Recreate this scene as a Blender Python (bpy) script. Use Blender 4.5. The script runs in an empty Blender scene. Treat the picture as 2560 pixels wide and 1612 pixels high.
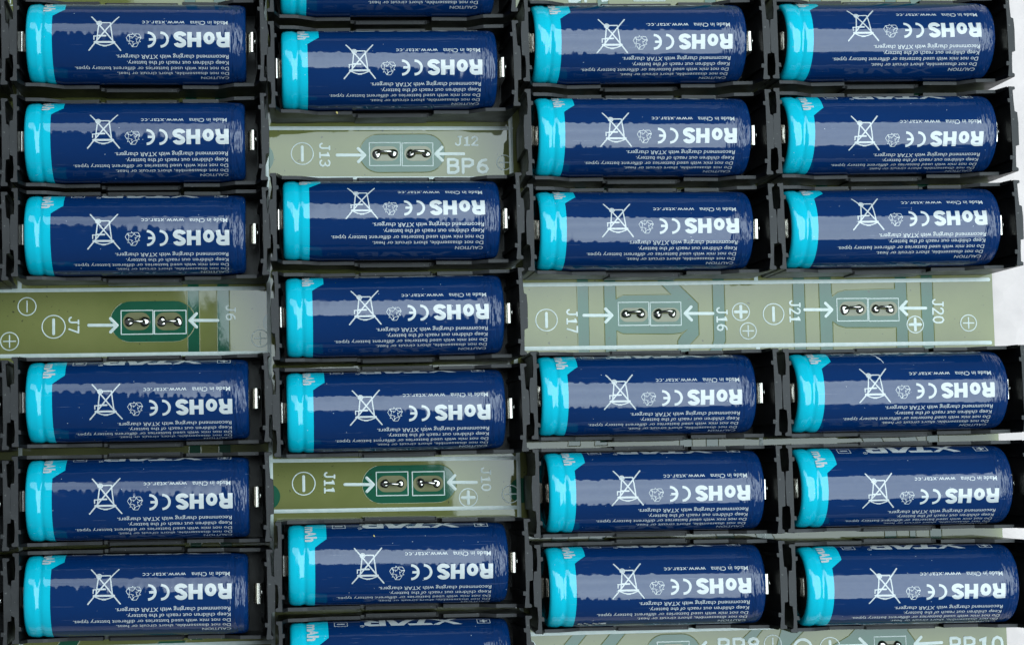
import bpy, bmesh, math, random
from mathutils import Vector, Matrix
random.seed(7)
S = 0.001                      # everything below is written in millimetres
sc = bpy.context.scene
COL = sc.collection

# ------------------------------------------------------------------ camera
cam_d = bpy.data.cameras.new("camera")
cam = bpy.data.objects.new("camera", cam_d)
COL.objects.link(cam)
cam_d.sensor_fit = 'HORIZONTAL'
cam_d.sensor_width = 36.0
cam_d.lens = 36.0 * 4402.663 / 2560.0
cam_d.shift_x = (1280.0 - 969.02) / 2560.0
cam_d.shift_y = (888.67 - 806.0) / 2560.0
cam_d.clip_start = 0.01
cam_d.clip_end = 50.0
rv = Vector((0.06644087202660423, -0.06639633923767455, -0.01581498476260323))
cam.matrix_world = Matrix.Translation((0, 0, 0.59049685)) @ Matrix.Rotation(rv.length, 4, rv.normalized())
sc.camera = cam

# ------------------------------------------------------------------ world: dim room around the bench
w = bpy.data.worlds.new("World"); sc.world = w; w.use_nodes = True
bg = w.node_tree.nodes["Background"]
bg.inputs[0].default_value = (0.80, 0.90, 1.0, 1)
bg.inputs[1].default_value = 0.15

# ------------------------------------------------------------------ the window light above the board
def window_light():
    ld = bpy.data.lights.new("window_light", 'AREA')
    ld.shape = 'RECTANGLE'
    x0, x1, y0, y1, z = -1.15, 1.75, -1.35, 2.25, 1.5
    ld.size = x1 - x0; ld.size_y = y1 - y0
    area = ld.size * ld.size_y
    ld.energy = math.pi * area * 6.2
    ld.color = (0.84, 1.0, 1.06)
    lo = bpy.data.objects.new("window_light", ld); COL.objects.link(lo)
    lo.location = ((x0 + x1) / 2, (y0 + y1) / 2, z)
    ld.use_nodes = True
    nt = ld.node_tree; N = nt.nodes; L = nt.links
    em = N["Emission"]
    geo = N.new("ShaderNodeNewGeometry")
    sep = N.new("ShaderNodeSeparateXYZ"); L.new(geo.outputs["Position"], sep.inputs[0])
    def m(op, a, b=None, c=None):
        n = N.new("ShaderNodeMath"); n.operation = op
        for i, v in enumerate((a, b, c)):
            if v is None: continue
            if isinstance(v, (int, float)): n.inputs[i].default_value = v
            else: L.new(v, n.inputs[i])
        return n.outputs[0]
    X, Y = sep.outputs[0], sep.outputs[1]
    def curve(pts):
        c = N.new("ShaderNodeFloatCurve"); cv = c.mapping.curves[0]
        u = m('DIVIDE', m('SUBTRACT', X, x0), x1 - x0); L.new(u, c.inputs["Value"])
        P = [((px - x0) / (x1 - x0), (py + 2.0) / 5.0) for px, py in pts]
        cv.points[0].location = P[0]; cv.points[1].location = P[-1]
        for q in P[1:-1]: cv.points.new(*q)
        for q in cv.points: q.handle_type = 'VECTOR'
        c.mapping.update()
        return m('SUBTRACT', m('MULTIPLY', c.outputs[0], 5.0), 2.0)
    # opening of the window: upper edge (lintel) and lower edge (tree line on the left, sill on the right)
    up = curve([(-1.15, 2.3), (-0.21, 1.82), (0.18, 1.38), (0.50, 0.98), (0.82, 0.92), (1.75, 0.85)])
    lowp = curve([(-1.15, 1.5), (-0.26, 0.85), (-0.165, 0.62), (-0.096, 0.20), (0.0, 0.10), (0.15, 0.06), (0.20, 0.03), (0.23, -0.10), (0.31, -0.70),
                  (0.45, -1.10), (0.60, -1.10), (1.75, -1.00)])
    nz = N.new("ShaderNodeTexNoise"); nz.inputs["Scale"].default_value = 34; nz.inputs["Detail"].default_value = 8
    nz.inputs["Roughness"].default_value = 0.62
    cmb = N.new("ShaderNodeCombineXYZ"); L.new(X, cmb.inputs[0]); L.new(m('MULTIPLY', Y, 0.25), cmb.inputs[1])
    L.new(cmb.outputs[0], nz.inputs["Vector"])
    amp = N.new("ShaderNodeMapRange"); L.new(X, amp.inputs[0])
    amp.inputs[1].default_value = 0.16; amp.inputs[2].default_value = 0.32; amp.inputs[3].default_value = 0.28; amp.inputs[4].default_value = 0.05
    lowp = m('ADD', lowp, m('MULTIPLY', m('SUBTRACT', nz.outputs["Fac"], 0.5), amp.outputs[0]))
    mask = m('MULTIPLY', m('GREATER_THAN', Y, lowp), m('LESS_THAN', Y, up))
    cl = N.new("ShaderNodeTexNoise"); cl.inputs["Scale"].default_value = 2.2; L.new(geo.outputs["Position"], cl.inputs["Vector"])
    hz = N.new("ShaderNodeMapRange"); hz.interpolation_type = 'SMOOTHSTEP'; L.new(m('SUBTRACT', X, m('MULTIPLY', Y, 0.12)), hz.inputs[0])   # hazier, dimmer sky above the trees
    hz.inputs[1].default_value = -0.36; hz.inputs[2].default_value = 0.06; hz.inputs[3].default_value = 0.60; hz.inputs[4].default_value = 1.0
    L.new(m('MULTIPLY', m('MULTIPLY', mask, hz.outputs[0]), m('ADD', 0.74, m('MULTIPLY', cl.outputs["Fac"], 0.52))), em.inputs["Strength"])
window_light()

sc.view_settings.view_transform = 'Standard'
sc.view_settings.look = 'None'
sc.view_settings.exposure = 0.0
sc.view_settings.gamma = 1.0
sc.view_settings.use_curve_mapping = False
sc.render.engine = 'CYCLES'
sc.cycles.max_bounces = 6
sc.cycles.use_denoising = True

# ------------------------------------------------------------------ materials
def mat(name, col, rough=0.5, metal=0.0, ior=1.5, spec=0.5):
    m = bpy.data.materials.new(name); m.use_nodes = True
    b = m.node_tree.nodes["Principled BSDF"]
    b.inputs["Base Color"].default_value = (*col, 1); b.inputs["Roughness"].default_value = rough
    b.inputs["Metallic"].default_value = metal; b.inputs["IOR"].default_value = ior
    b.inputs["Specular IOR Level"].default_value = spec
    return m
class NT:
    def __init__(s, m): s.t = m.node_tree; s.N = s.t.nodes; s.L = s.t.links; s.b = s.N["Principled BSDF"]
    def node(s, t, **k):
        n = s.N.new(t)
        for a, v in k.items(): n.inputs[a.replace('_', ' ')].default_value = v
        return n
    def put(s, sock, v):
        if isinstance(v, (int, float)): sock.default_value = v
        elif isinstance(v, tuple): sock.default_value = v
        else: s.L.new(v, sock)
    def m(s, op, a, b=None, c=None, clamp=False):
        n = s.N.new("ShaderNodeMath"); n.operation = op; n.use_clamp = clamp
        for i, v in enumerate((a, b, c)):
            if v is not None: s.put(n.inputs[i], v)
        return n.outputs[0]
    def mix(s, f, a, b):
        n = s.N.new("ShaderNodeMix"); n.data_type = 'RGBA'
        s.put(n.inputs[0], f); s.put(n.inputs[6], a); s.put(n.inputs[7], b)
        return n.outputs[2]
    def vec(s, x, y, z=0.0):
        n = s.N.new("ShaderNodeCombineXYZ")
        s.put(n.inputs[0], x); s.put(n.inputs[1], y); s.put(n.inputs[2], z)
        return n.outputs[0]
    def noise(s, v, scale=1.0, detail=2.0, rough=0.5):
        n = s.N.new("ShaderNodeTexNoise"); s.put(n.inputs["Vector"], v)
        n.inputs["Scale"].default_value = scale; n.inputs["Detail"].default_value = detail; n.inputs["Roughness"].default_value = rough
        return n.outputs["Fac"]
    def ramp(s, v, a, b, lo=0.0, hi=1.0):
        n = s.N.new("ShaderNodeMapRange"); s.put(n.inputs[0], v)
        n.inputs[1].default_value = a; n.inputs[2].default_value = b; n.inputs[3].default_value = lo; n.inputs[4].default_value = hi
        return n.outputs[0]
    def bump(s, h, dist, prev=None):
        n = s.N.new("ShaderNodeBump"); n.inputs["Strength"].default_value = 1.0; n.inputs["Distance"].default_value = dist
        s.put(n.inputs["Height"], h)
        if prev is not None: s.L.new(prev, n.inputs["Normal"])
        return n.outputs[0]

def sleeve_material():
    m = mat("battery_sleeve", (0.004, 0.02, 0.1), 0.07, ior=1.47); t = NT(m)
    tc = t.node("ShaderNodeTexCoord"); sp = t.node("ShaderNodeSeparateXYZ"); t.L.new(tc.outputs["Object"], sp.inputs[0])
    rnd = t.m('MULTIPLY', t.node("ShaderNodeObjectInfo").outputs["Random"], 200.0)
    x = t.m('MULTIPLY', sp.outputs[0], 1000.0 / (68.78 / 66.7))
    s = t.m('MULTIPLY', t.m('ARCTAN2', sp.outputs[1], sp.outputs[2]), 13.0)
    edge = t.m('ADD', 7.3, t.m('MINIMUM', t.m('MAXIMUM', t.m('MULTIPLY', t.m('SUBTRACT', s, 8.4), 1.15), 0.0), 3.7))
    cy = t.m('LESS_THAN', x, edge)
    tone = t.noise(t.vec(t.m('MULTIPLY', x, 0.03), t.m('MULTIPLY', s, 0.08), rnd), 1.0, 2)
    navy = t.mix(tone, (0.0008, 0.0155, 0.070, 1), (0.0014, 0.0200, 0.088, 1))
    colr = t.mix(cy, navy, (0.001, 0.36, 0.475, 1))
    # dust specks
    vo = t.node("ShaderNodeTexVoronoi"); t.put(vo.inputs["Vector"], t.vec(x, s, rnd)); vo.inputs["Scale"].default_value = 0.42
    gate = t.m('GREATER_THAN', t.noise(t.vec(x, s, t.m('ADD', rnd, 9.0)), 0.21, 1), 0.55)
    dot = t.m('MULTIPLY', t.m('LESS_THAN', vo.outputs["Distance"], 0.055), gate)
    colr = t.mix(t.m('MULTIPLY', dot, 0.75), colr, (0.45, 0.48, 0.52, 1))
    scr = t.m('GREATER_THAN', t.noise(t.vec(t.m('MULTIPLY', x, 0.06), t.m('MULTIPLY', s, 3.2), rnd), 1.0, 3, 0.6), 0.70)
    colr = t.mix(t.m('MULTIPLY', scr, 0.10), colr, (0.4, 0.45, 0.55, 1))
    t.L.new(colr, t.b.inputs["Base Color"])
    smg = t.ramp(t.noise(t.vec(t.m('MULTIPLY', x, 0.16), t.m('MULTIPLY', s, 0.25), t.m('ADD', rnd, 40.0)), 1.0, 4, 0.65), 0.50, 0.72, 0.0, 0.13)
    t.put(t.b.inputs["Roughness"], t.m('ADD', t.ramp(tone, 0.3, 0.7, 0.012, 0.03), smg))
    # relief: long drawn streaks, gentle waviness, shrink wrinkles near the right-hand end and on the cyan bead
    h1 = t.noise(t.vec(t.m('MULTIPLY', x, 0.035), t.m('MULTIPLY', s, 1.1), rnd), 1.0, 4, 0.55)
    b1 = t.bump(h1, 0.000014)
    h2 = t.noise(t.vec(t.m('MULTIPLY', x, 0.30), t.m('MULTIPLY', s, 0.16), rnd), 1.0, 1)
    b2 = t.bump(h2, 0.00013, b1)
    wr = t.m('ADD', t.ramp(x, 59.0, 64.0), t.ramp(x, 7.0, 4.5, 0.0, 0.05))
    h3 = t.m('MULTIPLY', t.noise(t.vec(t.m('MULTIPLY', x, 0.75), t.m('MULTIPLY', s, 0.13), rnd), 1.0, 2.5, 0.55), wr)
    b3 = t.bump(h3, 0.0009, b2)
    t.L.new(b3, t.b.inputs["Normal"])
    return m

def mask_material(name, c1, c2):
    """solder mask: glossy lacquer with slight waviness, dust and flux stains"""
    m = mat(name, c1, 0.03, ior=1.47); t = NT(m)
    geo = t.node("ShaderNodeNewGeometry"); P = geo.outputs["Position"]
    n1 = t.noise(P, 35, 4, 0.6)
    colr = t.mix(t.ramp(n1, 0.35, 0.65), (*c1, 1), (*c2, 1))
    dirt = t.m('GREATER_THAN', t.noise(P, 620, 2), 0.715)
    colr = t.mix(t.m('MULTIPLY', dirt, 0.7), colr, (0.02, 0.02, 0.015, 1))
    t.L.new(colr, t.b.inputs["Base Color"])
    t.put(t.b.inputs["Roughness"], t.ramp(n1, 0.3, 0.7, 0.015, 0.045))
    sp = t.node("ShaderNodeSeparateXYZ"); t.L.new(P, sp.inputs[0])
    wv = t.noise(t.vec(t.m('MULTIPLY', sp.outputs[0], 1000), t.m('MULTIPLY', sp.outputs[1], 1000)), 0.9, 3)
    t.L.new(t.bump(wv, 0.0000015), t.b.inputs["Normal"])
    return m

def plastic_material(name, col, rough):
    m = mat(name, col, rough); t = NT(m)
    tc = t.node("ShaderNodeTexCoord"); O = tc.outputs["Object"]
    n = t.noise(O, 900, 3); n2 = t.noise(O, 120, 3)
    c = t.mix(t.ramp(n2, 0.35, 0.7), (*col, 1), tuple(v * 1.5 for v in col) + (1,))
    dust = t.m('GREATER_THAN', t.noise(O, 1700, 2), 0.74)
    c = t.mix(t.m('MULTIPLY', dust, 0.45), c, (0.3, 0.3, 0.29, 1))
    t.L.new(c, t.b.inputs["Base Color"])
    t.L.new(t.bump(n, 0.00004), t.b.inputs["Normal"])
    t.b.inputs["Specular IOR Level"].default_value = 0.22
    t.put(t.b.inputs["Roughness"], t.ramp(n2, 0.3, 0.7, rough - 0.06, rough + 0.1))
    return m

M = {}
M['sleeve'] = sleeve_material()
M['ink'] = mat("white_ink", (0.41, 0.43, 0.435), 0.2)
M['steel'] = mat("nickel_steel", (0.62, 0.60, 0.56), 0.22, 1.0)
M['solder'] = mat("solder_tin", (0.42, 0.41, 0.38), 0.14, 1.0)
M['insul'] = mat("white_insulator", (0.55, 0.54, 0.50), 0.5)
M['abs'] = plastic_material("black_abs", (0.0034, 0.0034, 0.0038), 0.36)
M['abs_lit_top'] = plastic_material("black_abs_rough_lit_rim", (0.019, 0.019, 0.020), 0.5)  # same plastic for upward faces, skylight on them put into a paler colour
M['copper'] = mask_material("mask_over_copper", (0.104, 0.115, 0.034), (0.130, 0.137, 0.046))
M['bare'] = mask_material("mask_over_laminate", (0.006, 0.056, 0.030), (0.010, 0.073, 0.041))
M['pad'] = mask_material("tinned_pad", (0.10, 0.10, 0.048), (0.15, 0.145, 0.080))
M['edge'] = mat("board_edge", (0.30, 0.31, 0.18), 0.6)
def silk_material():
    m = mat("silkscreen_ink", (0.50, 0.56, 0.54), 0.28); t = NT(m)
    g = t.node("ShaderNodeNewGeometry"); n = t.noise(g.outputs["Position"], 500, 3)
    t.L.new(t.mix(t.ramp(n, 0.4, 0.7), (0.36, 0.42, 0.40, 1), (0.43, 0.47, 0.45, 1)), t.b.inputs["Base Color"])
    return m
M['silk'] = silk_material()
def table_material():
    m = mat("white_table", (0.8, 0.79, 0.8), 0.6); t = NT(m)
    g = t.node("ShaderNodeNewGeometry")
    n = t.noise(g.outputs["Position"], 70, 5, 0.6)
    t.L.new(t.mix(t.ramp(n, 0.35, 0.7), (0.47, 0.405, 0.395, 1), (0.55, 0.475, 0.46, 1)), t.b.inputs["Base Color"])
    v = t.node("ShaderNodeTexVoronoi"); t.L.new(g.outputs["Position"], v.inputs["Vector"]); v.inputs["Scale"].default_value = 170
    t.L.new(t.bump(v.outputs["Distance"], 0.0006), t.b.inputs["Normal"])
    return m
M['table'] = table_material()
M['crumb'] = mat("dry_crumb", (0.42, 0.34, 0.12), 0.8)
M['tear'] = mat("torn_film", (0.50, 0.52, 0.55), 0.35)

# ------------------------------------------------------------------ mesh helpers (mm in, metres out)
class MB:
    def __init__(s): s.v = []; s.f = []
    def add(s, vs, fs):
        o = len(s.v); s.v += [tuple(p) for p in vs]; s.f += [tuple(i + o for i in f) for f in fs]; return s
    def box(s, x0, x1, y0, y1, z0, z1):
        return s.add([(x0,y0,z0),(x1,y0,z0),(x1,y1,z0),(x0,y1,z0),(x0,y0,z1),(x1,y0,z1),(x1,y1,z1),(x0,y1,z1)],
                     [(3,2,1,0),(4,5,6,7),(0,1,5,4),(1,2,6,5),(2,3,7,6),(3,0,4,7)])
    def prism(s, poly, fn0, fn1):
        """poly: 2D loop; fn0/fn1 map it to the two 3D end loops"""
        n = len(poly); a = [fn0(p) for p in poly]; b = [fn1(p) for p in poly]
        return s.add(a + b, [tuple(range(n))[::-1], tuple(range(n, 2 * n))] + [(i, (i + 1) % n, n + (i + 1) % n, n + i) for i in range(n)])
    def mesh(s, name, smooth=False, xf=None):
        me = bpy.data.meshes.new(name)
        vs = [xf(p) for p in s.v] if xf else s.v
        me.from_pydata([(x * S, y * S, z * S) for x, y, z in vs], [], s.f)
        bm = bmesh.new(); bm.from_mesh(me)
        bmesh.ops.recalc_face_normals(bm, faces=bm.faces)
        bm.to_mesh(me); bm.free()
        if smooth: me.polygons.foreach_set("use_smooth", [True] * len(me.polygons))
        me.update(); return me
def obj(name, me, m, parent=None, loc=(0, 0, 0), rot=(0, 0, 0)):
    o = bpy.data.objects.new(name, me)
    if m is not None and not me.materials: me.materials.append(m)
    COL.objects.link(o); o.location = tuple(c * S for c in loc); o.rotation_euler = rot
    if parent is not None: o.parent = parent
    return o
def empty(name, loc, rot=(0, 0, 0)):
    o = bpy.data.objects.new(name, None); COL.objects.link(o)
    o.empty_display_size = 0.005
    o.location = tuple(c * S for c in loc); o.rotation_euler = rot
    return o
def tag(o, label, cat, group=None):
    o["label"] = label; o["category"] = cat
    if group: o["group"] = group
    return o

def resample(pts, step, closed=False):
    out = []
    P = pts + [pts[0]] if closed else pts
    for a, b in zip(P, P[1:]):
        n = max(1, int(math.ceil(math.hypot(b[0] - a[0], b[1] - a[1]) / step)))
        for i in range(n): out.append((a[0] + (b[0] - a[0]) * i / n, a[1] + (b[1] - a[1]) * i / n))
    if not closed: out.append(P[-1])
    return out
def stroke(mb, pts, w, closed=False, step=None, h=0.03, cap=True):
    """slightly domed ink line of width w through 2D points"""
    if step: pts = resample(pts, step, closed)
    n = len(pts); L = []; R = []; C = []
    for i in range(n):
        a = pts[i - 1] if (i > 0 or closed) else pts[i]
        b = pts[(i + 1) % n] if (i < n - 1 or closed) else pts[i]
        if not closed and i == 0: a = pts[0]
        dx, dy = b[0] - a[0], b[1] - a[1]; l = math.hypot(dx, dy) or 1
        nx, ny = -dy / l, dx / l
        k = 1.0
        if 0 < i < n - 1 or closed:
            d1x, d1y = pts[i][0] - a[0], pts[i][1] - a[1]; l1 = math.hypot(d1x, d1y) or 1
            k = 1.0 / max(0.5, abs((-d1y / l1) * nx + (d1x / l1) * ny))
        L.append((pts[i][0] + nx * w / 2 * k, pts[i][1] + ny * w / 2 * k, 0.0))
        R.append((pts[i][0] - nx * w / 2 * k, pts[i][1] - ny * w / 2 * k, 0.0))
        C.append((pts[i][0], pts[i][1], h))
    m = n if closed else n - 1
    fs = []
    for i in range(m):
        j = (i + 1) % n
        fs += [(i, j, 2 * n + j, 2 * n + i), (2 * n + i, 2 * n + j, n + j, n + i)]
    vs = L + R + C
    if cap and not closed:
        for e, i in ((0, 0), (1, n - 1)):
            q = pts[1] if e == 0 else pts[-2]
            ang = math.atan2(pts[i][1] - q[1], pts[i][0] - q[0])
            base = len(vs)
            ring = [(pts[i][0] + math.cos(ang + math.pi / 2 - math.pi * k / 8) * w / 2, pts[i][1] + math.sin(ang + math.pi / 2 - math.pi * k / 8) * w / 2, 0.0) for k in range(9)]
            vs += ring
            fs += [(2 * n + i, base + k, base + k + 1) for k in range(8)]
    mb.add(vs, fs)
def arc(cx, cy, r, a0, a1, n=24):
    return [(cx + r * math.cos(math.radians(a0 + (a1 - a0) * i / n)), cy + r * math.sin(math.radians(a0 + (a1 - a0) * i / n))) for i in range(n + 1)]
def circle(cx, cy, r, n=32): return arc(cx, cy, r, 0, 360, n)[:-1]

def text_mesh(body, height, bold=0.0, width=None, shear=0.0, space=1.0):
    """flat 2D text; returns verts (mm) and faces, left-bottom at the origin, cap height = height"""
    cu = bpy.data.curves.new("t", 'FONT'); cu.body = body; cu.size = 1.0; cu.offset = bold; cu.shear = shear
    cu.space_character = space; cu.resolution_u = 3; cu.fill_mode = 'FRONT'
    o = bpy.data.objects.new("t", cu); COL.objects.link(o)
    dg = bpy.context.evaluated_depsgraph_get(); dg.update()
    me = bpy.data.meshes.new_from_object(o.evaluated_get(dg))
    vs = [(v.co.x, v.co.y) for v in me.vertices]; fs = [tuple(p.vertices) for p in me.polygons]
    bpy.data.objects.remove(o); bpy.data.curves.remove(cu); bpy.data.meshes.remove(me)
    x0 = min(v[0] for v in vs); x1 = max(v[0] for v in vs)
    k = height / (0.729 + 2 * bold * 0.5)
    kx = k if width is None else width / (x1 - x0)
    return [((x - x0) * kx, y * k) for x, y in vs], fs

R0 = 13.0
def on_sleeve(mb, name, dr=0.02, slice_s=None):
    """wrap flat label geometry (x along the cell, s around it, h) onto the sleeve"""
    me = bpy.data.meshes.new(name)
    me.from_pydata([(x, s, h) for x, s, h in mb.v], [], mb.f)
    bm = bmesh.new(); bm.from_mesh(me)
    if slice_s:
        ys = [v.co.y for v in bm.verts]; y = min(ys) + slice_s
        while y < max(ys):
            bmesh.ops.bisect_plane(bm, geom=bm.verts[:] + bm.edges[:] + bm.faces[:], plane_co=(0, y, 0), plane_no=(0, 1, 0), dist=1e-5)
            y += slice_s
    for v in bm.verts:
        x, s, h = v.co; r = R0 + dr + h * 0.3; a = s / R0
        v.co = (x * KX * S, r * math.sin(a) * S, r * math.cos(a) * S)
    bmesh.ops.recalc_face_normals(bm, faces=bm.faces)
    for f in bm.faces:
        c = f.calc_center_median()
        if f.normal.y * c.y + f.normal.z * c.z < 0: f.normal_flip()
    bm.to_mesh(me); bm.free(); me.update()
    return me
def label_text(mb, body, x_right, s_base, height, width=None, bold=0.0, shear=0.0, space=1.0):
    vs, fs = text_mesh(body, height, bold, width, shear, space)
    mb.add([(x_right - tx, s_base - ty, 0.0) for tx, ty in vs], fs)

# ------------------------------------------------------------------ battery meshes
LB = 68.78; KX = LB / 66.7      # print positions are given for a 66.7 mm sleeve
def sleeve_mesh():
    prof = [(0.25, 10.6), (0.05, 11.0), (0.0, 11.6), (0.15, 12.3), (0.5, 12.75), (1.1, 12.97)]
    x = 1.6
    while x <= 7.2:
        d = 0.36 * math.exp(-((x - 4.0) / 0.75) ** 2) - 0.05 * math.exp(-((x - 2.4) / 0.6) ** 2)
        prof.append((x, 13.0 - d)); x += 0.35
    prof += [(8.0, 13.0), (9.5, 13.0), (11.0, 13.0)]
    prof += [(11.0 + i * 2.45, 13.0 + 0.012 * math.sin(i * 1.7)) for i in range(1, 20)]
    prof += [(58.8, 13.0), (60.2, 12.995), (61.5, 12.98), (62.6, 12.95), (63.7, 12.97), (64.6, 12.90), (65.3, 12.78), (65.9, 12.55), (66.35, 12.2), (66.62, 11.7), (66.7, 11.2), (66.55, 10.7)]
    mb = MB(); n = 96; vs = []; fs = []
    prof = [((px if 1.6 <= px <= 63.8 else (px - 0.95 * (1.6 - px) / 1.6 if px < 1.6 else px + 0.75 * min(1, (px - 63.8) / 1.0))) * KX, r) for px, r in prof]
    for px, r in prof:
        for k in range(n):
            a = 2 * math.pi * k / n; vs.append((px, r * math.sin(a), r * math.cos(a)))
    for i in range(len(prof) - 1):
        for k in range(n):
            k2 = (k + 1) % n; fs.append((i * n + k, i * n + k2, (i + 1) * n + k2, (i + 1) * n + k))
    mb.add(vs, fs); return mb.mesh("sleeve", True)
def revolve(prof, n=48, name="rev"):
    vs = []; fs = []
    for px, r in prof:
        for k in range(n):
            a = 2 * math.pi * k / n; vs.append((px, r * math.sin(a), r * math.cos(a)))
    for i in range(len(prof) - 1):
        for k in range(n):
            k2 = (k + 1) % n; fs.append((i * n + k, i * n + k2, (i + 1) * n + k2, (i + 1) * n + k))
    fs.append(tuple(range(n))); fs.append(tuple((len(prof) - 1) * n + k for k in range(n)))
    return MB().add(vs, fs).mesh(name, True)
ME = {}
ME['sleeve'] = sleeve_mesh()
ME['positive_cap'] = revolve([(0.2, 11.2), (-0.55, 11.0), (-0.6, 6.0), (-1.0, 5.2), (-1.05, 4.4), (-1.05, 0.4)])
ME['negative_cap'] = revolve([(68.2, 11.4), (69.2, 11.0), (69.45, 9.0), (69.7, 4.0), (69.75, 0.4)])
mb = MB(); XR = 62.0; b = 0.004
for txt, sb, wd in (("Recommend charging with XTAR chargers.", -4.95, 35.0), ("Keep children out reach of the battery.", -7.05, 31.7),
                    ("Do not mix with used batteries or different battery types.", -9.15, 48.0),
                    ("Do not disassemble, short circuit or heat.", -11.25, 35.0), ("CAUTION", -13.4, 8.8)):
    label_text(mb, txt, XR, sb, 1.42, wd, b)
ME['warning_print'] = on_sleeve(mb, "warning_print", slice_s=0.7)
mb = MB()
label_text(mb, "Made in China", 61.8, 6.35, 1.5, 11.7, b); label_text(mb, "www.xtar.cc", 48.4, 6.35, 1.5, 13.2, b, space=1.1)
ME['origin_print'] = on_sleeve(mb, "origin_print", slice_s=0.7)
mb = MB()
def block(pts, x_r, w_, hh=0.03, closed=False):
    stroke(mb, [(x_r - x, 2.4 - y) for x, y in pts], w_, closed, step=0.7, h=hh, cap=False)
def arcp(cx, cy, rx, ry, a0, a1, n=12): return [(cx + rx * math.cos(math.radians(a0 + (a1 - a0) * i / n)), cy + ry * math.sin(math.radians(a0 + (a1 - a0) * i / n))) for i in range(n + 1)]
block([(0.72, 0), (0.72, 4.85)], 62.4, 1.44); block([(1.2, 4.28)] + arcp(2.35, 3.35, 1.1, 0.93, 90, -90) + [(1.2, 2.42)], 62.4, 1.3, 0.04)
block([(2.05, 2.6), (3.0, 2.1), (3.35, 1.2), (3.5, 0.0)], 62.4, 1.42, 0.05)
block(arcp(1.75, 1.92, 1.12, 1.38, 0, 345, 23), 57.75, 1.25, 0.03, True)
block([(0.64, 0), (0.64, 4.85)], 53.45, 1.42); block([(3.5, 0), (3.5, 4.85)], 53.45, 1.42); block([(1.2, 2.5), (3.0, 2.5)], 53.45, 1.2, 0.04)
block(arcp(1.98, 3.5, 1.3, 0.85, 5, 265, 16)[:-1] + arcp(1.98, 1.32, 1.36, 0.87, 85, -175, 16), 48.95, 1.3)
ME['compliance_print'] = on_sleeve(mb, "compliance_print")
mb = MB()
def lab(pts, cx, cs): return [(cx - x, cs - y) for x, y in pts]
stroke(mb, lab(arc(0, 0, 2.2, 90, 270, 24), 40.9, -0.05), 0.8, cap=False)
stroke(mb, lab(arc(0, 0, 2.2, 90, 270, 24), 36.95, -0.05), 0.8, cap=False)
stroke(mb, lab([(-2.2, 0), (-0.35, 0)], 36.95, -0.05), 0.75, cap=False, h=0.04)
ME['conformity_mark'] = on_sleeve(mb, "conformity_mark")
mb = MB()
for k in range(3):
    ca, sa = math.cos(k * 2.0944), math.sin(k * 2.0944)
    rot = lambda P: lab([(x * ca - y * sa, x * sa + y * ca) for x, y in P], 32.65, -0.1)
    stroke(mb, rot([(-1.45, 1.15), (-0.75, 2.3), (0.45, 2.3), (-0.1, 1.35), (-0.45, 1.15)]), 0.15, True, step=0.6)
    stroke(mb, rot([(0.6, 2.2), (1.15, 1.25), (1.6, 1.45), (1.25, 0.35), (0.05, 0.7), (0.5, 0.95), (0.15, 1.45)]), 0.15, True, step=0.6)
ME['recycling_mark'] = on_sleeve(mb, "recycling_mark")
mb = MB(); bx, bs = 23.6, 2.1
L_ = lambda P: lab(P, bx, bs)
stroke(mb, L_([(-4.9, 5.6), (4.1, -5.8)]), 0.42, step=0.7); stroke(mb, L_([(4.9, 5.6), (-4.3, -5.8)]), 0.42, step=0.7, h=0.04)
stroke(mb, L_([(-2.6, 3.2), (-1.75, -3.5)]), 0.36, step=0.7); stroke(mb, L_([(2.5, 3.2), (1.75, -3.2)]), 0.36, step=0.7)
stroke(mb, L_([(-1.75, -3.5), (1.0, -3.5)]), 0.40, step=0.7, h=0.036)
stroke(mb, L_(circle(1.65, -3.35, 0.72)), 0.32, True, h=0.045); stroke(mb, L_(circle(1.65, -3.35, 0.28, 12)), 0.42, True)
stroke(mb, L_([(-3.0, 3.0), (3.1, 3.0)]), 0.62, step=0.7, h=0.05)
stroke(mb, L_([(-2.9, 3.3), (-1.3, 3.95), (0.0, 4.12), (1.3, 3.95), (2.6, 3.35)]), 0.34, step=0.7, h=0.04); stroke(mb, L_([(-0.5, 4.15), (0.5, 4.15)]), 0.5, h=0.055)
stroke(mb, L_([(2.3, 1.1), (3.3, 1.1), (3.3, 2.2)]), 0.32, step=0.7, h=0.033); stroke(mb, L_([(-0.3, 0.95), (2.2, 0.95)]), 0.52, step=0.7, h=0.052)
ME['crossed_bin_mark'] = on_sleeve(mb, "crossed_bin_mark")
mb = MB()
def tx_rot(mb, body, x_base, s_start, height, width, bold):
    vs, fs = text_mesh(body, height, bold, width)
    mb.add([(x_base + ty, s_start - tx, 0.0) for tx, ty in vs], fs)
tx_rot(mb, "m", 4.5, 18.6, 3.5, 3.6, 0.035); tx_rot(mb, "A", 4.5, 15.2, 3.5, 2.5, 0.035); tx_rot(mb, "h", 4.5, 12.6, 3.7, 2.0, 0.045)
ME['capacity_print'] = on_sleeve(mb, "capacity_print", slice_s=0.7)
mb = MB()
def lp(poly): mb.add([(x, s, 0.0) for x, s in poly], [tuple(range(len(poly)))])
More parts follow.
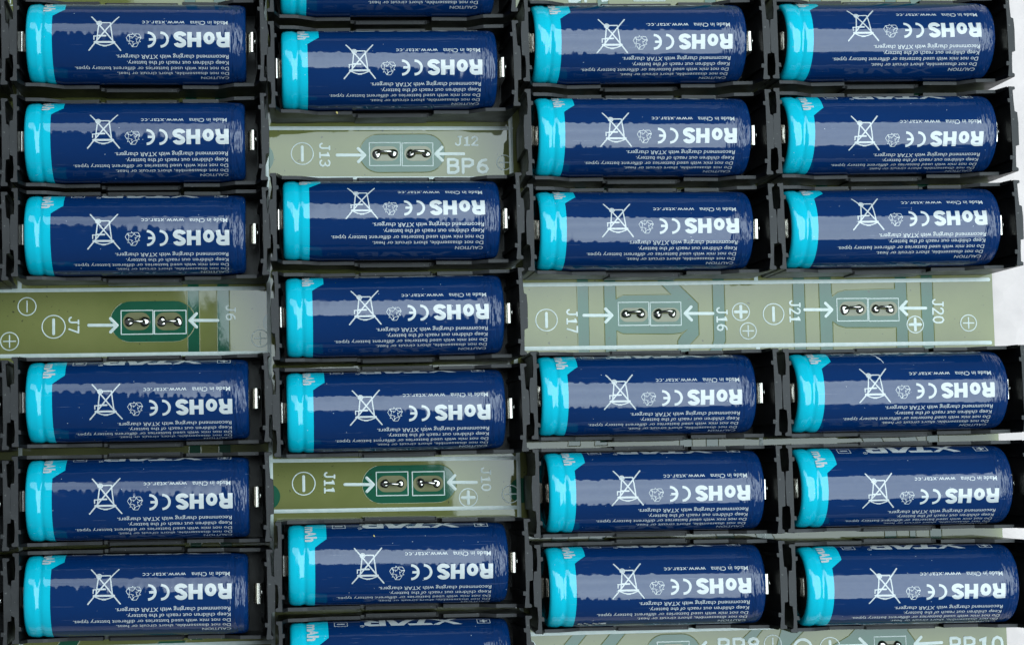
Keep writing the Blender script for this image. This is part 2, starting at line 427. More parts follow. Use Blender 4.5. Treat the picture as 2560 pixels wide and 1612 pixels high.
# brand lettering, read from the other side: wide italic capitals
def G(pts, x_r): return [(x_r - x, 22.3 - y) for x, y in pts]
lp(G([(0, 0), (2.2, 0), (4.2, 2.3), (3.1, 2.75), (0.3, 0.3)], 52)); lp(G([(-0.9, 5.6), (1.6, 5.6), (9.6, 0), (7.0, 0)], 52)); lp(G([(3.9, 3.2), (5.0, 2.9), (8.2, 5.6), (6.2, 5.6)], 52))
lp(G([(8.7, 4.4), (8.2, 5.6), (15.6, 5.6), (16.1, 4.4)], 52)); lp(G([(11.0, 4.38), (13.2, 4.38), (11.9, 0), (9.8, 0)], 52))
lp(G([(13.6, 0), (15.9, 0), (19.0, 4.2), (19.6, 5.6), (17.4, 5.6)], 52)); lp(G([(19.62, 5.6), (19.02, 4.2), (20.4, 0), (22.6, 0), (21.4, 5.6)], 52))
lp(G([(22.9, 0), (23.0, 5.6), (25.0, 5.6), (24.9, 0)], 52)); lp(G([(25.05, 4.4), (25.05, 5.6), (28.2, 5.6), (29.6, 4.9), (29.6, 2.9), (28.2, 2.0), (25.05, 2.0), (25.05, 3.1), (27.6, 3.1), (27.6, 4.4)], 52))
lp(G([(25.6, 1.98), (28.0, 1.98), (30.0, 0), (27.4, 0)], 52))
stroke(mb, circle(21.6, 16.85, 0.62, 16), 0.16, True); label_text(mb, "R", 21.85, 17.2, 0.65, 0.5, 0.02)
for cx in (59.8, 15.0):
    x0, x1, s0, s1 = cx - 2.0, cx + 2.0, 17.0, 20.1
    stroke(mb, [(x0, s0), (x1, s0), (x1, s1), (x0, s1)], 0.22, True, step=0.7)
    stroke(mb, [(cx - 1.2, 18.55), (cx + 1.2, 18.55)], 0.7, cap=False)
stroke(mb, [(59.8, 17.5), (59.8, 19.6)], 0.7, step=0.7, cap=False, h=0.04)
ME['brand_print'] = on_sleeve(mb, "brand_print", slice_s=0.7)

BP_ORDER = ['sleeve', 'positive_cap', 'negative_cap', 'warning_print', 'origin_print', 'compliance_print', 'conformity_mark',
            'recycling_mark', 'crossed_bin_mark', 'capacity_print', 'brand_print']
BP_MAT = {'sleeve': M['sleeve'], 'positive_cap': M['steel'], 'negative_cap': M['steel']}

# ------------------------------------------------------------------ holder meshes
HP = 25.0    # height of the end plates
def plate_mesh(half, side, bow, flare):
    """end plate; plan outline with nubs inside, thick boss in the middle and hooked ends"""
    pl = [(0, -14.0), (0, -10.3), (-0.8, -10.2), (-0.8, -9.0), (0, -8.9), (0, 8.9), (-0.8, 9.0), (-0.8, 10.2), (0, 10.3), (0, 14.0),
          (0.35, 14.3), (2.1, 14.3), (2.35, 14.0), (2.35, 13.5), (1.45, 13.0), (1.3, 9.0), (1.4, 5.9), (2.35, 5.6), (2.5, 2.0), (2.35, -5.4), (1.4, -5.7),
          (1.25, -9.5), (1.45, -12.9), (2.35, -13.3), (2.35, -14.0), (2.1, -14.3), (0.35, -14.3)]
    random.seed(int(half * 100) + side)
    jig = [(random.uniform(-.10, .10), random.uniform(-.10, .10)) for _ in pl]
    def f(z, fl):
        def g(i_p):
            i, (x, y) = i_p
            bx = bow * (1 - (y / 14.9) ** 2) * (z / HP)
            jx, jy = jig[i] if z > 5 else (0, 0)
            return (side * (half + x + fl + bx + jx), y + jy, z)
        return g
    P = list(enumerate(pl)); m = MB(); n = len(pl)
    zs = [(0.3, -flare), (8.0, -flare * .6), (HP - 0.25, -0.0), ]
    rings = [[f(z, fl)(p) for p in P] for z, fl in zs]
    # small chamfer to the top face
    cx = half + 0.7
    top = []
    for i, (x, y) in P:
        q = f(HP - 0.25, 0)((i, (x, y)))
        dx = 0.12 if x <= 0 else -0.12; dy = 0.12 if y < -14 else (-0.12 if y > 14 else 0)
        top.append((q[0] + side * dx, q[1] + dy, HP))
    rings.append(top)
    vs = [v for r in rings for v in r]; fs = [tuple(range(n))]
    for k in range(len(rings) - 1):
        fs += [(k * n + i, k * n + (i + 1) % n, (k + 1) * n + (i + 1) % n, (k + 1) * n + i) for i in range(n)]
    topf = tuple(range((len(rings) - 1) * n, len(rings) * n))
    m.add(vs, fs + [topf])
    me = m.mesh("end_plate")
    me.materials.append(M['abs']); me.materials.append(M['abs_lit_top'])
    for p in me.polygons:
        if p.normal.z > 0.5 and p.center.z > (HP - 1) * S: p.material_index = 1
    return me
def wall_mesh(half, side):
    """long side wall: high at the corners, scooped out along the cell, notched beside the middle rib"""
    h = half
    right = [(h, 24.0), (h - 1.7, 18.6), (h - 8.3, 18.3), (h - 9.2, 17.6), (h - 12.0, 15.4), (h - 13.4, 14.3), (13.6, 14.7), (13.3, 11.0), (12.3, 10.8)]
    left = [(-12.3, 10.8), (-13.3, 11.0), (-13.6, 14.7), (-(h - 13.8), 14.3), (-(h - 12.0), 15.5), (-(h - 8.0), 17.8), (-(h - 6.5), 18.3), (-(h - 1.7), 18.6), (-h, 24.0)]
    prof = [(-h, 0.4)] + [(-26, 0.4), (-25.5, 1.4), (-8, 1.4), (-7.5, 0.4), (7.5, 0.4), (8, 1.4), (25.5, 1.4), (26, 0.4)] + [(h, 0.4)] + right + left
    y0, y1 = 13.4, 14.5
    m = MB()
    m.prism(prof, lambda p: (p[0], side * y0, p[1]), lambda p: (p[0], side * y1, p[1]))
    me = m.mesh("side_wall")
    me.materials.append(M['abs']); me.materials.append(M['abs_lit_top'])
    for p in me.polygons:
        if p.normal.z > 0.6 and p.center.z > 12 * S: p.material_index = 1
    return me
def rib_mesh(side):
    m = MB()
    y0, y1 = 13.9, 14.95
    prof = [(-12.2, 1.8), (12.2, 1.8), (12.0, 11.0), (11.5, 11.5), (-11.5, 11.5), (-12.0, 11.0)]
    m.prism(prof, lambda p: (p[0], side * y0, p[1]), lambda p: (p[0], side * y1, p[1]))
    me = m.mesh("clip_rib"); me.materials.append(M['abs']); me.materials.append(M['abs_lit_top'])
    for p in me.polygons:
        if p.normal.z > 0.6: p.material_index = 1
    return me
def leaf_mesh(side, gap):
    """sprung contact leaf bridging from the plate to the cell end"""
    K = [(0.0, 9.5), (0.0, 15.6), (0.3, 17.7), (0.9, 18.9), (1.6, 19.35), (2.2, 19.1), (2.55, 18.3), (2.65, 16.5), (2.7, 2.4)]
    P = [K[0], K[1]]
    for i in range(1, len(K) - 2):
        a, b, c, d = K[i - 1], K[i], K[i + 1], K[min(i + 2, len(K) - 1)]
        if i == 1: a = (0.0, 14.0)
        if i == len(K) - 3: d = (2.7, 15.0)
        for k in range(1, 5):
            u = k / 4
            P.append(tuple(0.5 * (2 * b[j] + (c[j] - a[j]) * u + (2 * a[j] - 5 * b[j] + 4 * c[j] - d[j]) * u * u + (3 * b[j] - a[j] - 3 * c[j] + d[j]) * u ** 3) for j in (0, 1)))
    P.append(K[-1])
    th = 0.32; out = []
    for i, (x, z) in enumerate(P):
        a = P[max(0, i - 1)]; c = P[min(len(P) - 1, i + 1)]; dx, dz = c[0] - a[0], c[1] - a[1]; l = math.hypot(dx, dz)
        out.append(((x - dz / l * th / 2, z + dx / l * th / 2), (x + dz / l * th / 2, z - dx / l * th / 2)))
    loop = [o[0] for o in out] + [o[1] for o in out][::-1]
    n = len(P); m = MB(); vs = []; fs = []
    for y in (-3.25, 3.25):
        for p in loop: vs.append((side * p[0], y, p[1]))
    k = len(loop)
    for i in range(k): fs.append((i, (i + 1) % k, k + (i + 1) % k, k + i))
    for i in range(n - 1):
        fs.append((i, i + 1, k - 2 - i, k - 1 - i)); fs.append((k + i, k + i + 1, 2 * k - 2 - i, 2 * k - 1 - i))
    m.add(vs, fs)
    return m.mesh("contact")
def floor_mesh(half):
    m = MB(); m.box(-half + 0.1, half - 0.1, -13.35, 13.35, 0.5, 1.7)
    return m.mesh("floor")
def rivet_mesh():
    m = MB(); vs = []; fs = []
    nu, nv = 12, 6
    for j in range(nv + 1):
        t = math.pi * j / nv
        for i in range(nu):
            a = 2 * math.pi * i / nu; vs.append((0.55 * math.cos(t), 1.5 * math.sin(t) * math.cos(a), 1.5 * math.sin(t) * math.sin(a)))
    for j in range(nv):
        for i in range(nu): fs.append((j * nu + i, j * nu + (i + 1) % nu, (j + 1) * nu + (i + 1) % nu, (j + 1) * nu + i))
    m.add(vs, fs); return m.mesh("rivet", True)
RIVET = rivet_mesh()
HM = {}
for key, half in (('n', 38.75),):
    HM[key] = dict(half=half, floor=floor_mesh(half), pl=plate_mesh(half, -1, 0.25, 0.8), pr=plate_mesh(half, 1, 0.65, 0.8),
                   wu=wall_mesh(half, 1), wd=wall_mesh(half, -1), ru=rib_mesh(1), rd=rib_mesh(-1))
LEAF_L, LEAF_R = leaf_mesh(-1, 3), leaf_mesh(1, 3)
HOLDER_LABEL = {}
def make_holder(x, y, rz, key, label, gapl, gapr):
    h = HM[key]
    r = empty("battery_holder", (x, y, 0.0), (0, 0, rz))
    tag(r, label, "battery holder", "black battery holders soldered to the board")
    obj("floor", h['floor'], M['abs'], r)
    obj("end_plate", h['pl'], None, r); obj("end_plate", h['pr'], None, r)
    for k, rk in (('wu', 'ru'), ('wd', 'rd')):
        wl = obj("side_wall", h[k], None, r); obj("clip_rib", h[rk], None, wl)
    c = obj("contact", LEAF_L, M['steel'], r, (-h['half'] + gapl, 0, 0))
    c = obj("contact", LEAF_R, M['steel'], r, (h['half'] - gapr, 0, 0))
    obj("rivet", RIVET, M['steel'], c, (2.5, 0.3, 17.6))
    return r

# ------------------------------------------------------------------ table and board
tb = MB(); tb.box(-900, 1100, -900, 1100, -40, -14)
t_ = obj("table_top", tb.mesh("table_top"), M['table']); t_["kind"] = "structure"; t_["label"] = "white speckled table top beneath the circuit board"

board = empty("circuit_board", (0, 0, -1.6))
tag(board, "green circuit board with pale copper areas and white markings under the holders", "circuit board")
def bobj(name, me, m, parent=board): return obj(name, me, m, parent, (0, 0, 1.6) if parent is board else (0, 0, 0))
EDGE = 249.56
bm_ = MB(); bm_.box(-185, EDGE, -104, 234, -1.6, -0.16); bobj("laminate", bm_.mesh("laminate"), M['edge'])
bm_ = MB(); bm_.box(-185, EDGE - 0.02, -104, 234, -0.155, -0.10); bobj("copper_area", bm_.mesh("copper_area"), M['copper'])

LINES = [[-185.17,62.48,-1.79,62.3],[-185.14,40.63,-1.23,40.54],[-0.12,116.52,83.3,116.11],[-0.12,99.42,82.96,98.92],[-0.09,4.38,83.13,3.91],[-0.09,-12.44,82.85,-12.65],[83.06,62.42,248.17,62.48],[83.05,40.8,247.94,40.67],[83.04,-55.05,248.06,-54.44],[-185.02,-56.49,-1.19,-55.54]]
VLINES = [(-82.8, 62.6, 234), (-82.8, -104, 40.5), (-0.1, -104, 234), (83.06, -104, 234), (166.55, 62.7, 234), (166.55, -54.8, 40.5)]
MINUS = [[-80.38,57.03,2.96,0.36],[-71.65,50.15,3.8,0.95],[11.92,107.8,3.72,0.95],[10.76,-3.37,3.8,0.95],[93.85,50.36,3.68,0.95],[172.25,51.44,3.59,0.95],[168.31,-60.15,2.91,0.5],[187.99,-61.99,3.49,0.95],[-85.46,160.88,2.23,0.4]]
PLUS = [[-86.17,45.48,2.96,0.4],[-3.07,45.46,2.87,0.4],[80.64,104.34,2.54,0.4],[65.91,-9.06,3.03,1.0],[80.29,-8.15,2.91,0.4],[160.92,52.36,2.96,1.0],[163.26,45.78,2.79,0.42],[221.7,47.26,2.87,1.0],[240.52,47.55,2.79,0.42],[85.32,-59.1,2.13,0.4]]
RTEXT = {"J7":[-66.78,47.77,-63.2,53.44],"J6":[-14.64,51.49,-11.1,56.86],"J13":[17.63,103.22,21.41,111.43],"J11":[17.51,-6.79,21.31,0.32],"J10":[70.28,-7.0,73.8,0.95],"J17":[100.66,45.84,104.57,53.99],"J16":[152.36,45.83,156.34,54.03],"J21":[177.76,48.55,181.77,56.12],"J20":[227.87,47.49,232.0,55.99]}
TEXT = {"J12":[63.85,110.1,71.94,113.55,0.55],"BP6":[61.01,100.48,75.38,105.98,0.95],"BP8":[149.44,-63.66,163.95,-57.78,0.95],"BP10":[229.44,-65.3,248.36,-59.32,0.95],"BP9":[104.07,159.58,119.84,165.53,0.95]}
ARROW = [[-60.07,50.52,-50.24,50.4],[-17.18,51.6,-26.88,51.72],[23.7,107.22,33.49,107.15],[66.82,107.39,56.87,107.45],[24.55,-3.93,34.48,-4.11],[68.77,-4.04,58.95,-3.86],[106.68,51.81,116.77,51.68],[151.23,51.91,141.15,52.03],[183.2,52.84,193.07,52.72],[225.62,52.86,216.27,52.97],[151.76,-61.34,142.73,-61.39],[190.89,-61.53,200.97,-61.47],[226.73,-61.18,217.01,-61.45]]
BOX = [[-49.33,47.33,-38.76,55.27],[-38.29,47.32,-27.77,55.13],[34.68,103.55,45.2,111.39],[45.78,103.39,56.29,111.23],[35.08,-7.89,45.7,-0.04],[47.19,-8.04,57.93,-0.14],[118.55,48.21,129.06,56.08],[129.56,48.07,140.17,55.95],[194.48,48.78,205.15,56.5],[205.54,48.65,216.08,56.38],[128.77,-66.37,139.62,-58.68],[203.31,-66.47,214.28,-58.72],[126.89,160.22,137.7,167.88],[203.18,160.55,214.02,168.37]]
PAD = [[-48.78,48.68,-39.69,54.64],[-38.07,48.55,-28.95,54.51],[35.05,105.15,44.61,110.13],[46.55,105.08,55.84,110.15],[35.33,-6.72,45.41,-1.28],[47.44,-6.76,57.7,-1.5],[119.02,49.41,128.71,54.14],[129.92,49.27,139.8,54.01],[195.3,50.51,204.85,55.42],[205.94,50.38,215.72,55.29],[129.73,-64.45,138.8,-59.43],[204.34,-65.72,213.22,-60.27]]
DOME = [[-46.66,51.54,-41.41,51.47],[-35.82,51.41,-30.46,51.34],[37.19,107.56,42.67,107.62],[48.76,107.5,54.03,107.55],[37.92,-3.94,43.08,-3.96],[50.05,-3.89,55.22,-3.99],[121.27,52.06,126.29,52.13],[132.18,52.01,137.21,52.08],[197.24,52.67,202.48,52.83],[208.03,52.76,213.14,52.7],[132.18,-61.79,136.74,-61.83],[206.1,-61.73,211.34,-61.78]]
PILL = [[-53.01,44.62,-24.68,58.48],[31.33,101.19,60.47,114.26],[30.28,-10.59,62.02,2.32],[124.86,-68.97,143.67,-56.14]]
GAP = [[[-27.31,235.67],[-23.32,235.63],[-23.31,-54.24],[-27.28,-54.26]],[[-17.4,235.58],[-13.21,235.54],[-13.31,-54.19],[-17.39,-54.21]],[[104.89,234.48],[108.81,234.44],[108.5,33.65],[104.34,7.57],[100.2,7.56],[104.51,33.65]],[[114.26,234.39],[118.05,234.36],[117.93,57.29],[120.35,58.52],[136.96,58.56],[133.77,61.8],[130.58,64.96],[125.3,70.75],[130.93,70.74],[136.27,64.9],[139.9,61.73],[146.2,55.49],[146.23,44.6],[142.93,41.31],[142.71,3.65],[138.39,3.64],[138.78,42.75],[140.06,44.68],[142.08,46.52],[140.08,45.42],[137.01,45.07],[120.0,45.38],[117.93,46.39],[117.63,33.66],[113.6,7.59],[109.27,7.58],[113.72,33.65]],[[151.62,234.06],[155.75,234.02],[155.42,42.54],[154.61,40.59],[151.8,33.69],[151.79,3.67],[147.57,3.66],[147.69,35.69],[150.45,40.65],[151.26,43.02]],[[179.51,233.8],[183.63,233.77],[183.36,33.71],[179.17,33.71]],[[188.82,233.72],[192.79,233.68],[192.77,60.54],[192.91,57.22],[194.92,58.68],[197.61,59.35],[214.97,59.68],[215.27,233.48],[219.42,233.45],[219.11,33.74],[214.93,33.74],[215.07,46.29],[197.15,46.52],[194.74,47.25],[192.88,48.66],[192.64,33.72],[188.31,33.72]],[[224.2,233.4],[228.54,233.36],[228.25,-26.05],[224.09,-26.07]],[[208.34,-0.19],[212.58,-0.18],[212.56,-32.1],[208.31,-32.11]],[[217.04,-0.17],[219.27,-0.16],[219.25,-32.07],[217.01,-32.08]],[[200.62,10.27],[207.51,10.28],[209.4,6.79],[202.42,6.78]],[[213.59,10.29],[219.67,10.31],[221.36,6.82],[215.38,6.81]],[[95.26,-20.54],[101.0,-20.52],[98.48,-25.54],[92.73,-25.56]],[[107.96,-20.5],[113.59,-20.48],[111.08,-25.5],[105.33,-25.52]],[[148.57,-20.35],[154.68,-20.33],[157.19,-25.32],[151.07,-25.35]],[[162.2,-20.31],[167.81,-20.29],[170.31,-25.27],[164.5,-25.3]],[[102.17,-53.32],[106.9,-53.43],[88.99,-73.72],[83.44,-73.76]],[[115.22,-52.85],[120.35,-52.97],[101.6,-74.65],[95.95,-74.68]],[[171.82,-54.19],[181.03,-54.4],[173.57,-61.64],[170.22,-66.24],[168.22,-66.19],[170.04,-59.6]],[[197.9,-54.8],[215.63,-55.22],[215.08,-56.78],[217.46,-60.17],[217.58,-71.94],[178.59,-72.18],[188.82,-61.24],[194.55,-58.24]],[[157.69,-58.53],[162.63,-53.97],[166.23,-54.06],[161.25,-59.78]],[[-69.62,-52.46],[-62.96,-52.42],[-68.59,-61.55],[-74.74,-61.58]],[[-37.9,-54.32],[-28.71,-54.27],[-33.81,-63.38],[-44.03,-63.43]]]
def sheet(poly, z):
    m = MB(); m.prism(poly, lambda p: (p[0], p[1], z - 0.03), lambda p: (p[0], p[1], z)); return m.mesh("sheet")
def rim(poly, parent, z):
    mb = MB(); stroke(mb, resample(poly, 3.0, True), 0.3, True, h=0.05)
    me = mb.mesh("copper_rim", False, lambda p: (p[0], p[1], p[2] + z)); obj("copper_rim", me, M['copper'], parent)
for g in GAP:
    o = bobj("bare_laminate_gap", sheet(g, -0.06), M['bare']); rim(g, o, -0.065)
def pill_poly(x0, y0, x1, y1, n=14):
    r = (y1 - y0) / 2; cy = (y0 + y1) / 2
    return arc(x1 - r, cy, r, -90, 90, n) + arc(x0 + r, cy, r, 90, 270, n)
for p in PILL:
    o = bobj("bare_laminate_pill", sheet(pill_poly(*p), -0.035), M['bare']); rim(pill_poly(*p), o, -0.04)
for cx, cy, r in ((-3.28, 106.4, 5.6), (-1.5, -7.5, 4.4), (83.96, -7.0, 4.2), (1.83, 50.7, 4.0)):
    bobj("bare_laminate_ring", sheet(circle(cx, cy, r, 28), -0.03), M['bare'])
# jumpers: tinned pad, two solder joints, wire link
def dome_mesh(r, h):
    m = MB(); nu, nv = 18, 6; vs = []; fs = []
    for j in range(nv + 1):
        t = math.pi / 2 * j / nv
        for i in range(nu):
            a = 2 * math.pi * i / nu
            rr = r * (1 + 0.06 * math.sin(3 * a + 1)) * math.cos(t) ** 0.8
            vs.append((rr * math.cos(a), rr * math.sin(a), h * math.sin(t) ** 1.25 - 0.05))
    for j in range(nv):
        for i in range(nu): fs.append((j * nu + i, j * nu + (i + 1) % nu, (j + 1) * nu + (i + 1) % nu, (j + 1) * nu + i))
    m.add(vs, fs); return m.mesh("solder_joint", True)
DOMEM = dome_mesh(1.7, 1.0)
def tube_mesh(pts, r, n=10):
    vs = []; fs = []
    P = [Vector(p) for p in pts]
    for i, p in enumerate(P):
        d = (P[min(i + 1, len(P) - 1)] - P[max(i - 1, 0)]).normalized()
        u = d.cross(Vector((0, 1, 0.01))).normalized(); v = d.cross(u)
        for k in range(n):
            a = 2 * math.pi * k / n; q = p + (u * math.cos(a) + v * math.sin(a)) * r; vs.append(tuple(q))
    for i in range(len(P) - 1):
        for k in range(n): fs.append((i * n + k, i * n + (k + 1) % n, (i + 1) * n + (k + 1) % n, (i + 1) * n + k))
    fs.append(tuple(range(n))); fs.append(tuple((len(P) - 1) * n + k for k in range(n)))
    return MB().add(vs, fs).mesh("wire_link", True)
for i, (p, d) in enumerate(zip(PAD, DOME)):
    pad = bobj("solder_pad", sheet(pill_poly(*p), 0.0), M['pad'])
    for k in (0, 2):
        o = obj("solder_joint", DOMEM, M['solder'], pad, (d[k], d[k + 1], 0.0), (0, 0, i * 1.3 + k))
        o.scale = (random.uniform(.82, 1.15), random.uniform(.82, 1.12), random.uniform(.6, 1.25))
    up = i // 2 in (1, 3, 4)
    dy = 0.55 if up else 0.0
    ex = 1.0 if i // 2 in (3, 4) else 0.0
    pts = [(d[0], d[1], 0.4), (d[0] + 0.35, d[1] + dy * .4, 1.1), (d[0] + 1.3, d[1] + dy, 1.75 + .8 * ex * 0), (d[2] - 1.0, d[3] + dy, 1.85 + 1.2 * ex), (d[2] - 0.2, d[3] + dy * .5, 1.35 + 1.1 * ex), (d[2], d[3], 0.4)]
    obj("wire_link", tube_mesh([(px + random.uniform(-.12, .12), py + random.uniform(-.2, .2), pz + random.uniform(-.15, .25)) for px, py, pz in pts], 0.46), M['solder'], pad)
# silkscreen
ZS = 0.02
def silk(name, mb): 
    me = mb.mesh(name, False, lambda p: (p[0], p[1], p[2] + ZS)); return bobj(name, me, M['silk'])
for l in LINES:
    mb = MB(); stroke(mb, [(l[0], l[1]), (l[2], l[3])], 1.25); silk("silkscreen_line", mb)
for x, y0, y1 in VLINES:
    mb = MB(); stroke(mb, [(x, y0), (x, y1)], 1.35, h=0.036); silk("silkscreen_line", mb)
for cx, cy, r, wd in MINUS:
    mb = MB(); stroke(mb, circle(cx, cy, r), 0.34, True); stroke(mb, [(cx, cy - r * .62), (cx, cy + r * .62)], wd); silk("minus_mark", mb)
for cx, cy, r, wd in PLUS:
    mb = MB(); stroke(mb, circle(cx, cy, r), 0.34, True); stroke(mb, [(cx, cy - r * .66), (cx, cy + r * .66)], wd); stroke(mb, [(cx - r * .66, cy), (cx + r * .66, cy)], wd, h=0.04); silk("plus_mark", mb)
for x0, y0, x1, y1 in ARROW:
    d = 1 if x1 > x0 else -1; mb = MB()
    stroke(mb, [(x0, y0), (x1 - d * .5, y1)], 1.0); stroke(mb, [(x1 - d * 2.6, y1 + 2.25), (x1 - d * .4, y1)], 1.0, h=0.04); stroke(mb, [(x1 - d * 2.6, y1 - 2.25), (x1 - d * .4, y1)], 1.0, h=0.045); silk("arrow_mark", mb)
for x0, y0, x1, y1 in BOX:
    mb = MB()
    stroke(mb, [(x0, y0), (x1, y0)], 0.32); stroke(mb, [(x0, y1), (x1, y1)], 0.32)
    stroke(mb, [(x0, y0), (x0, y1)], 0.32, h=0.04); stroke(mb, [(x1, y0), (x1, y1)], 0.32, h=0.04); silk("outline_box", mb)
mb = MB(); stroke(mb, circle(178.6, -62.0, 3.0), 0.9, True); silk("ring_mark", mb)
GL = {
 'J': [[(0,1.3),(.3,.5),(1.2,0),(2.1,.4),(2.5,1.4),(2.5,6)],[(1.5,6),(3.3,6)]],
 '0': [[(0,2),(.4,.7),(1.5,0),(2.6,.7),(3,2),(3,4),(2.6,5.3),(1.5,6),(.4,5.3),(0,4),(0,2)]],
 '1': [[(.5,4.9),(1.7,6),(1.7,0)],[(.4,0),(3,0)]],
 '2': [[(0,4.7),(.4,5.6),(1.5,6),(2.6,5.6),(3,4.6),(2.6,3.5),(0,0)],[(0,0),(3.1,0)]],
 '3': [[(0,5.2),(.6,5.8),(1.5,6),(2.6,5.6),(3,4.6),(2.5,3.5),(1.4,3.2),(2.5,2.8),(3,1.6),(2.6,.5),(1.5,0),(.5,.2),(0,.9)]],
 '6': [[(2.6,5.7),(1.4,5.4),(.5,4.2),(.05,2.2),(.4,.7),(1.5,0),(2.6,.5),(3,1.7),(2.6,2.9),(1.5,3.4),(.5,2.9),(.1,2)]],
 '7': [[(0,6),(3,6)],[(3,6),(1.2,0)]],
 '8': [[(1.5,3.2),(.4,3.8),(.1,4.7),(.5,5.6),(1.5,6),(2.5,5.6),(2.9,4.7),(2.6,3.8),(1.5,3.2),(.4,2.6),(0,1.5),(.4,.5),(1.5,0),(2.6,.5),(3,1.5),(2.6,2.6),(1.5,3.2)]],
 '9': [[(.3,.3),(1.5,.6),(2.5,1.9),(3,3.8),(2.6,5.3),(1.5,6),(.4,5.5),(0,4.4),(.4,3.1),(1.5,2.6),(2.5,3.1),(2.9,4)]],
 'B': [[(0,0),(0,6)],[(0,6),(1.9,6),(2.8,5.4),(2.8,3.9),(1.9,3.2),(0,3.2)],[(1.9,3.2),(3,2.5),(3,.8),(2,0),(0,0)]],
 'P': [[(0,0),(0,6)],[(0,6),(2,6),(3,5.3),(3,3.7),(2,2.9),(0,2.9)]],
}
def pcb_text(body, w_, h_, stroke_w, place):
    mb = MB(); adv = 4.6; tot = adv * (len(body) - 1) + 3.1
    for i, ch in enumerate(body):
        for k, line in enumerate(GL[ch]):
            P = [place(((i * adv + x) / tot) * w_, y / 6 * h_) for x, y in line]
            stroke(mb, P, stroke_w, h=0.03 + 0.006 * k)
    silk("silkscreen_text", mb)
for b_, (x0, y0, x1, y1) in RTEXT.items():
    pcb_text(b_, (y1 - y0) - .5, (x1 - x0) - .5, 0.55, lambda u, v: (x0 + .25 + v, y1 - .25 - u))
for b_, (x0, y0, x1, y1, sw) in TEXT.items():
    pcb_text(b_, (x1 - x0) - sw, (y1 - y0) - sw, sw, lambda u, v: (x0 + sw / 2 + u, y0 + sw / 2 + v))

# ------------------------------------------------------------------ cells and holders
POS = {'A1': [-41.48, 141.44], 'A2': [-42.13, 108.85], 'B2': [40.45, 132.64], 'C1': [123.46, 141.15], 'C2': [123.94, 109.73], 'D1': [207.5, 141.76], 'D2': [206.88, 110.06], 'A3': [-42.32, 78.27], 'B3': [40.29, 82.52], 'C3': [123.67, 78.33], 'D3': [206.88, 78.46], 'A4': [-42.04, 24.35], 'A6': [-42.98, -37.94], 'A5': [-42.3, -7.25], 'B5': [40.61, 19.82], 'B6': [40.36, -29.82], 'C4': [122.89, 23.77], 'C5': [124.56, -7.86], 'C6': [123.96, -38.65], 'D4': [207.1, 23.64], 'D5': [207.26, -7.77], 'D6': [208.03, -40.24], 'B4': [40.81, 50.92],
       'B1': [40.4, 164.1], 'B7': [40.6, -61.0]}
# turn of each cell about its own axis (degrees), read from where its print sits
ROLL = {'A1': -5.8, 'A2': -1.9, 'B2': -8.3, 'C1': -9.3, 'C2': -7.6, 'D1': 4.7, 'D2': -16.4, 'A3': -10.6, 'B3': 10.9, 'C3': -0.1, 'D3': 6.7, 'A4': -12.1, 'A5': -3.9, 'A6': 6.9, 'B5': -5.4, 'B6': -9.3, 'B4': -0.1, 'C4': -6.6, 'C5': -3.6, 'C6': 1.1, 'D4': -1.6, 'D5': -15.3, 'D6': -7.6, 'B1': -2.0, 'B7': -9.5}
ORD = ["first", "second", "third", "fourth", "fifth", "sixth", "seventh"]
COLN = {'A': "leftmost column of batteries", 'B': "second column from left", 'C': "third column from left", 'D': "rightmost column"}
def place_word(n):
    c, k = n[0], int(n[1])
    last = 7 if c == 'B' else 6
    if k == 1: return "at the top of the " + COLN[c]
    if k == last: return "at the bottom of the " + COLN[c]
    return ORD[k - 1] + " from top in the " + COLN[c]
ZC = 15.0
random.seed(21)
cells = {}
for n in sorted(POS):
    x, y = POS[n]; rz = math.radians(random.uniform(-0.35, 0.35))
    mid = {'A': -41.4, 'B': 41.5, 'C': 124.8, 'D': 208.05}[n[0]] + 0.45
    make_holder(mid + random.uniform(-.2, .2), y, rz, 'n', "black plastic battery holder " + place_word(n), 38.75 - 36.55, 38.75 - 34.9)
    r = empty("battery", (x, y, ZC), (0, 0, rz))
    extra = {'C6': "blue battery with torn wrapper edge ", 'D4': "blue battery with cracked wrapper ", 'B1': "blue battery cut off by the frame ", 'B7': "blue battery cut off by the frame "}.get(n, "blue battery with cyan end ")
    tag(r, extra + place_word(n), "battery", "blue batteries lying in the holders")
    for p in BP_ORDER:
        obj(p, ME[p], BP_MAT.get(p, M['ink']), r, (-LB / 2, 0, 0), (-math.radians(ROLL[n]), 0, 0))
    cells[n] = r
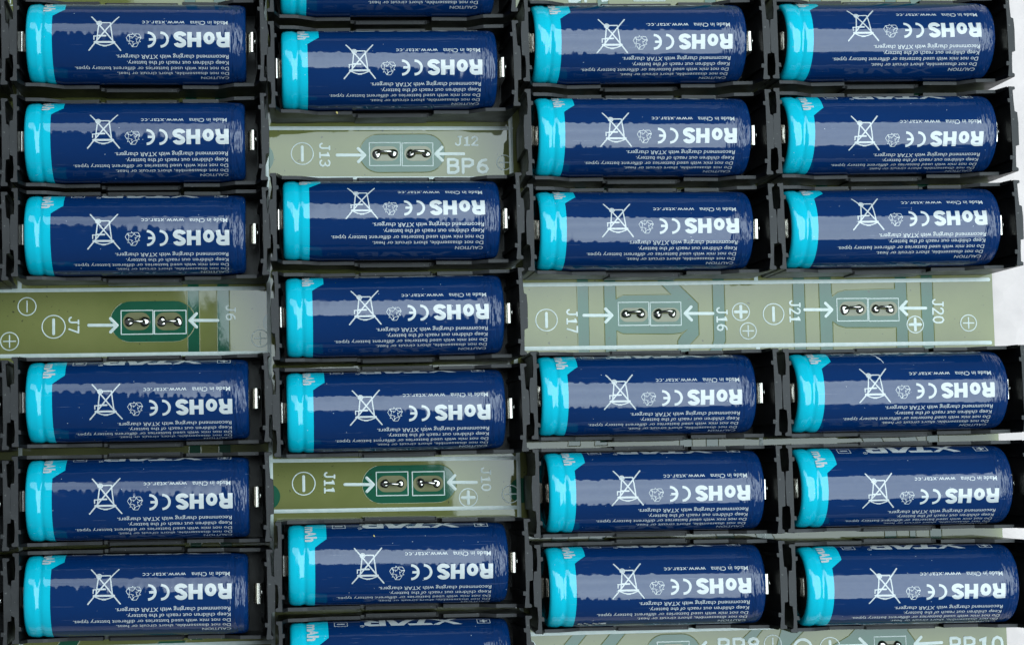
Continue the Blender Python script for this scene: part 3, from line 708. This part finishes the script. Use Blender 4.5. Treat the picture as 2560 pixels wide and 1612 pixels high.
# holders of the next column, cut off by the left edge of the photo
for k in range(1, 7):
    x, y = POS['A%d' % k]
    w_ = "at the top" if k == 1 else ("at the bottom" if k == 6 else ORD[k - 1] + " from top")
    make_holder(-124.0, y - 1.2, math.radians(random.uniform(-.3, .3)), 'n', "black plastic holder cut off by the left edge, " + w_, 2.2, 3.85)

# torn film on one cell, a crack line on another
mb = MB(); random.seed(3)
for i in range(9):
    x0 = 9.5 + i * 0.95; a = -1.04 - random.uniform(0, .14); hgt = random.uniform(.2, .8)
    def cp(x, a, r): return (x, r * math.sin(a), r * math.cos(a))
    mb.add([cp(x0 - .8, a - .07, 13.03), cp(x0 + 1.0, a - .05, 13.03), cp(x0 + .5 + random.uniform(-.4, .4), a + .07, 13.05 + hgt), cp(x0 - .6, a + .05, 13.05 + hgt * .5)], [(0, 1, 2, 3)])
o = obj("torn_film", mb.mesh("torn_film"), M['tear'], cells['C6'], (-LB / 2, 0, 0)); o["label"] = "torn whitish wrapper edge"
mb = MB()
P = [(25.2, 17.5), (25.8, 15.5), (26.6, 14.2), (26.8, 13.0), (27.5, 11.8), (27.9, 10.2)]
stroke(mb, P, 0.22, step=0.7); stroke(mb, [(26.75, 13.4), (27.3, 12.2)], 0.6, step=0.5, h=0.08)
o = obj("crack", on_sleeve(mb, "crack"), M['tear'], cells['D4'], (-LB / 2, 0, 0)); o["label"] = "pale crack across the wrapper"
# crumbs
def crumb(loc, sz, label, seed):
    random.seed(seed); bm = bmesh.new(); bmesh.ops.create_icosphere(bm, subdivisions=2, radius=1.0)
    for v in bm.verts:
        k = random.uniform(.65, 1.15); v.co = Vector((v.co.x * sz[0] * k, v.co.y * sz[1] * k, v.co.z * sz[2] * k)) * S
    me = bpy.data.meshes.new("crumb"); bm.to_mesh(me); bm.free()
    o = obj("crumb", me, M['crumb'], None, loc, (0, 0, seed)); tag(o, label, "crumb", "small dry crumbs")
crumb((23.2, 118.4, 16.0), (.55, .4, .5), "tiny yellow crumb on holder rim above the BP6 marking", 2)
crumb((32.6, -20.4, 24.2), (.5, .22, .2), "tiny pale crumb on battery below the J11 marking", 5)
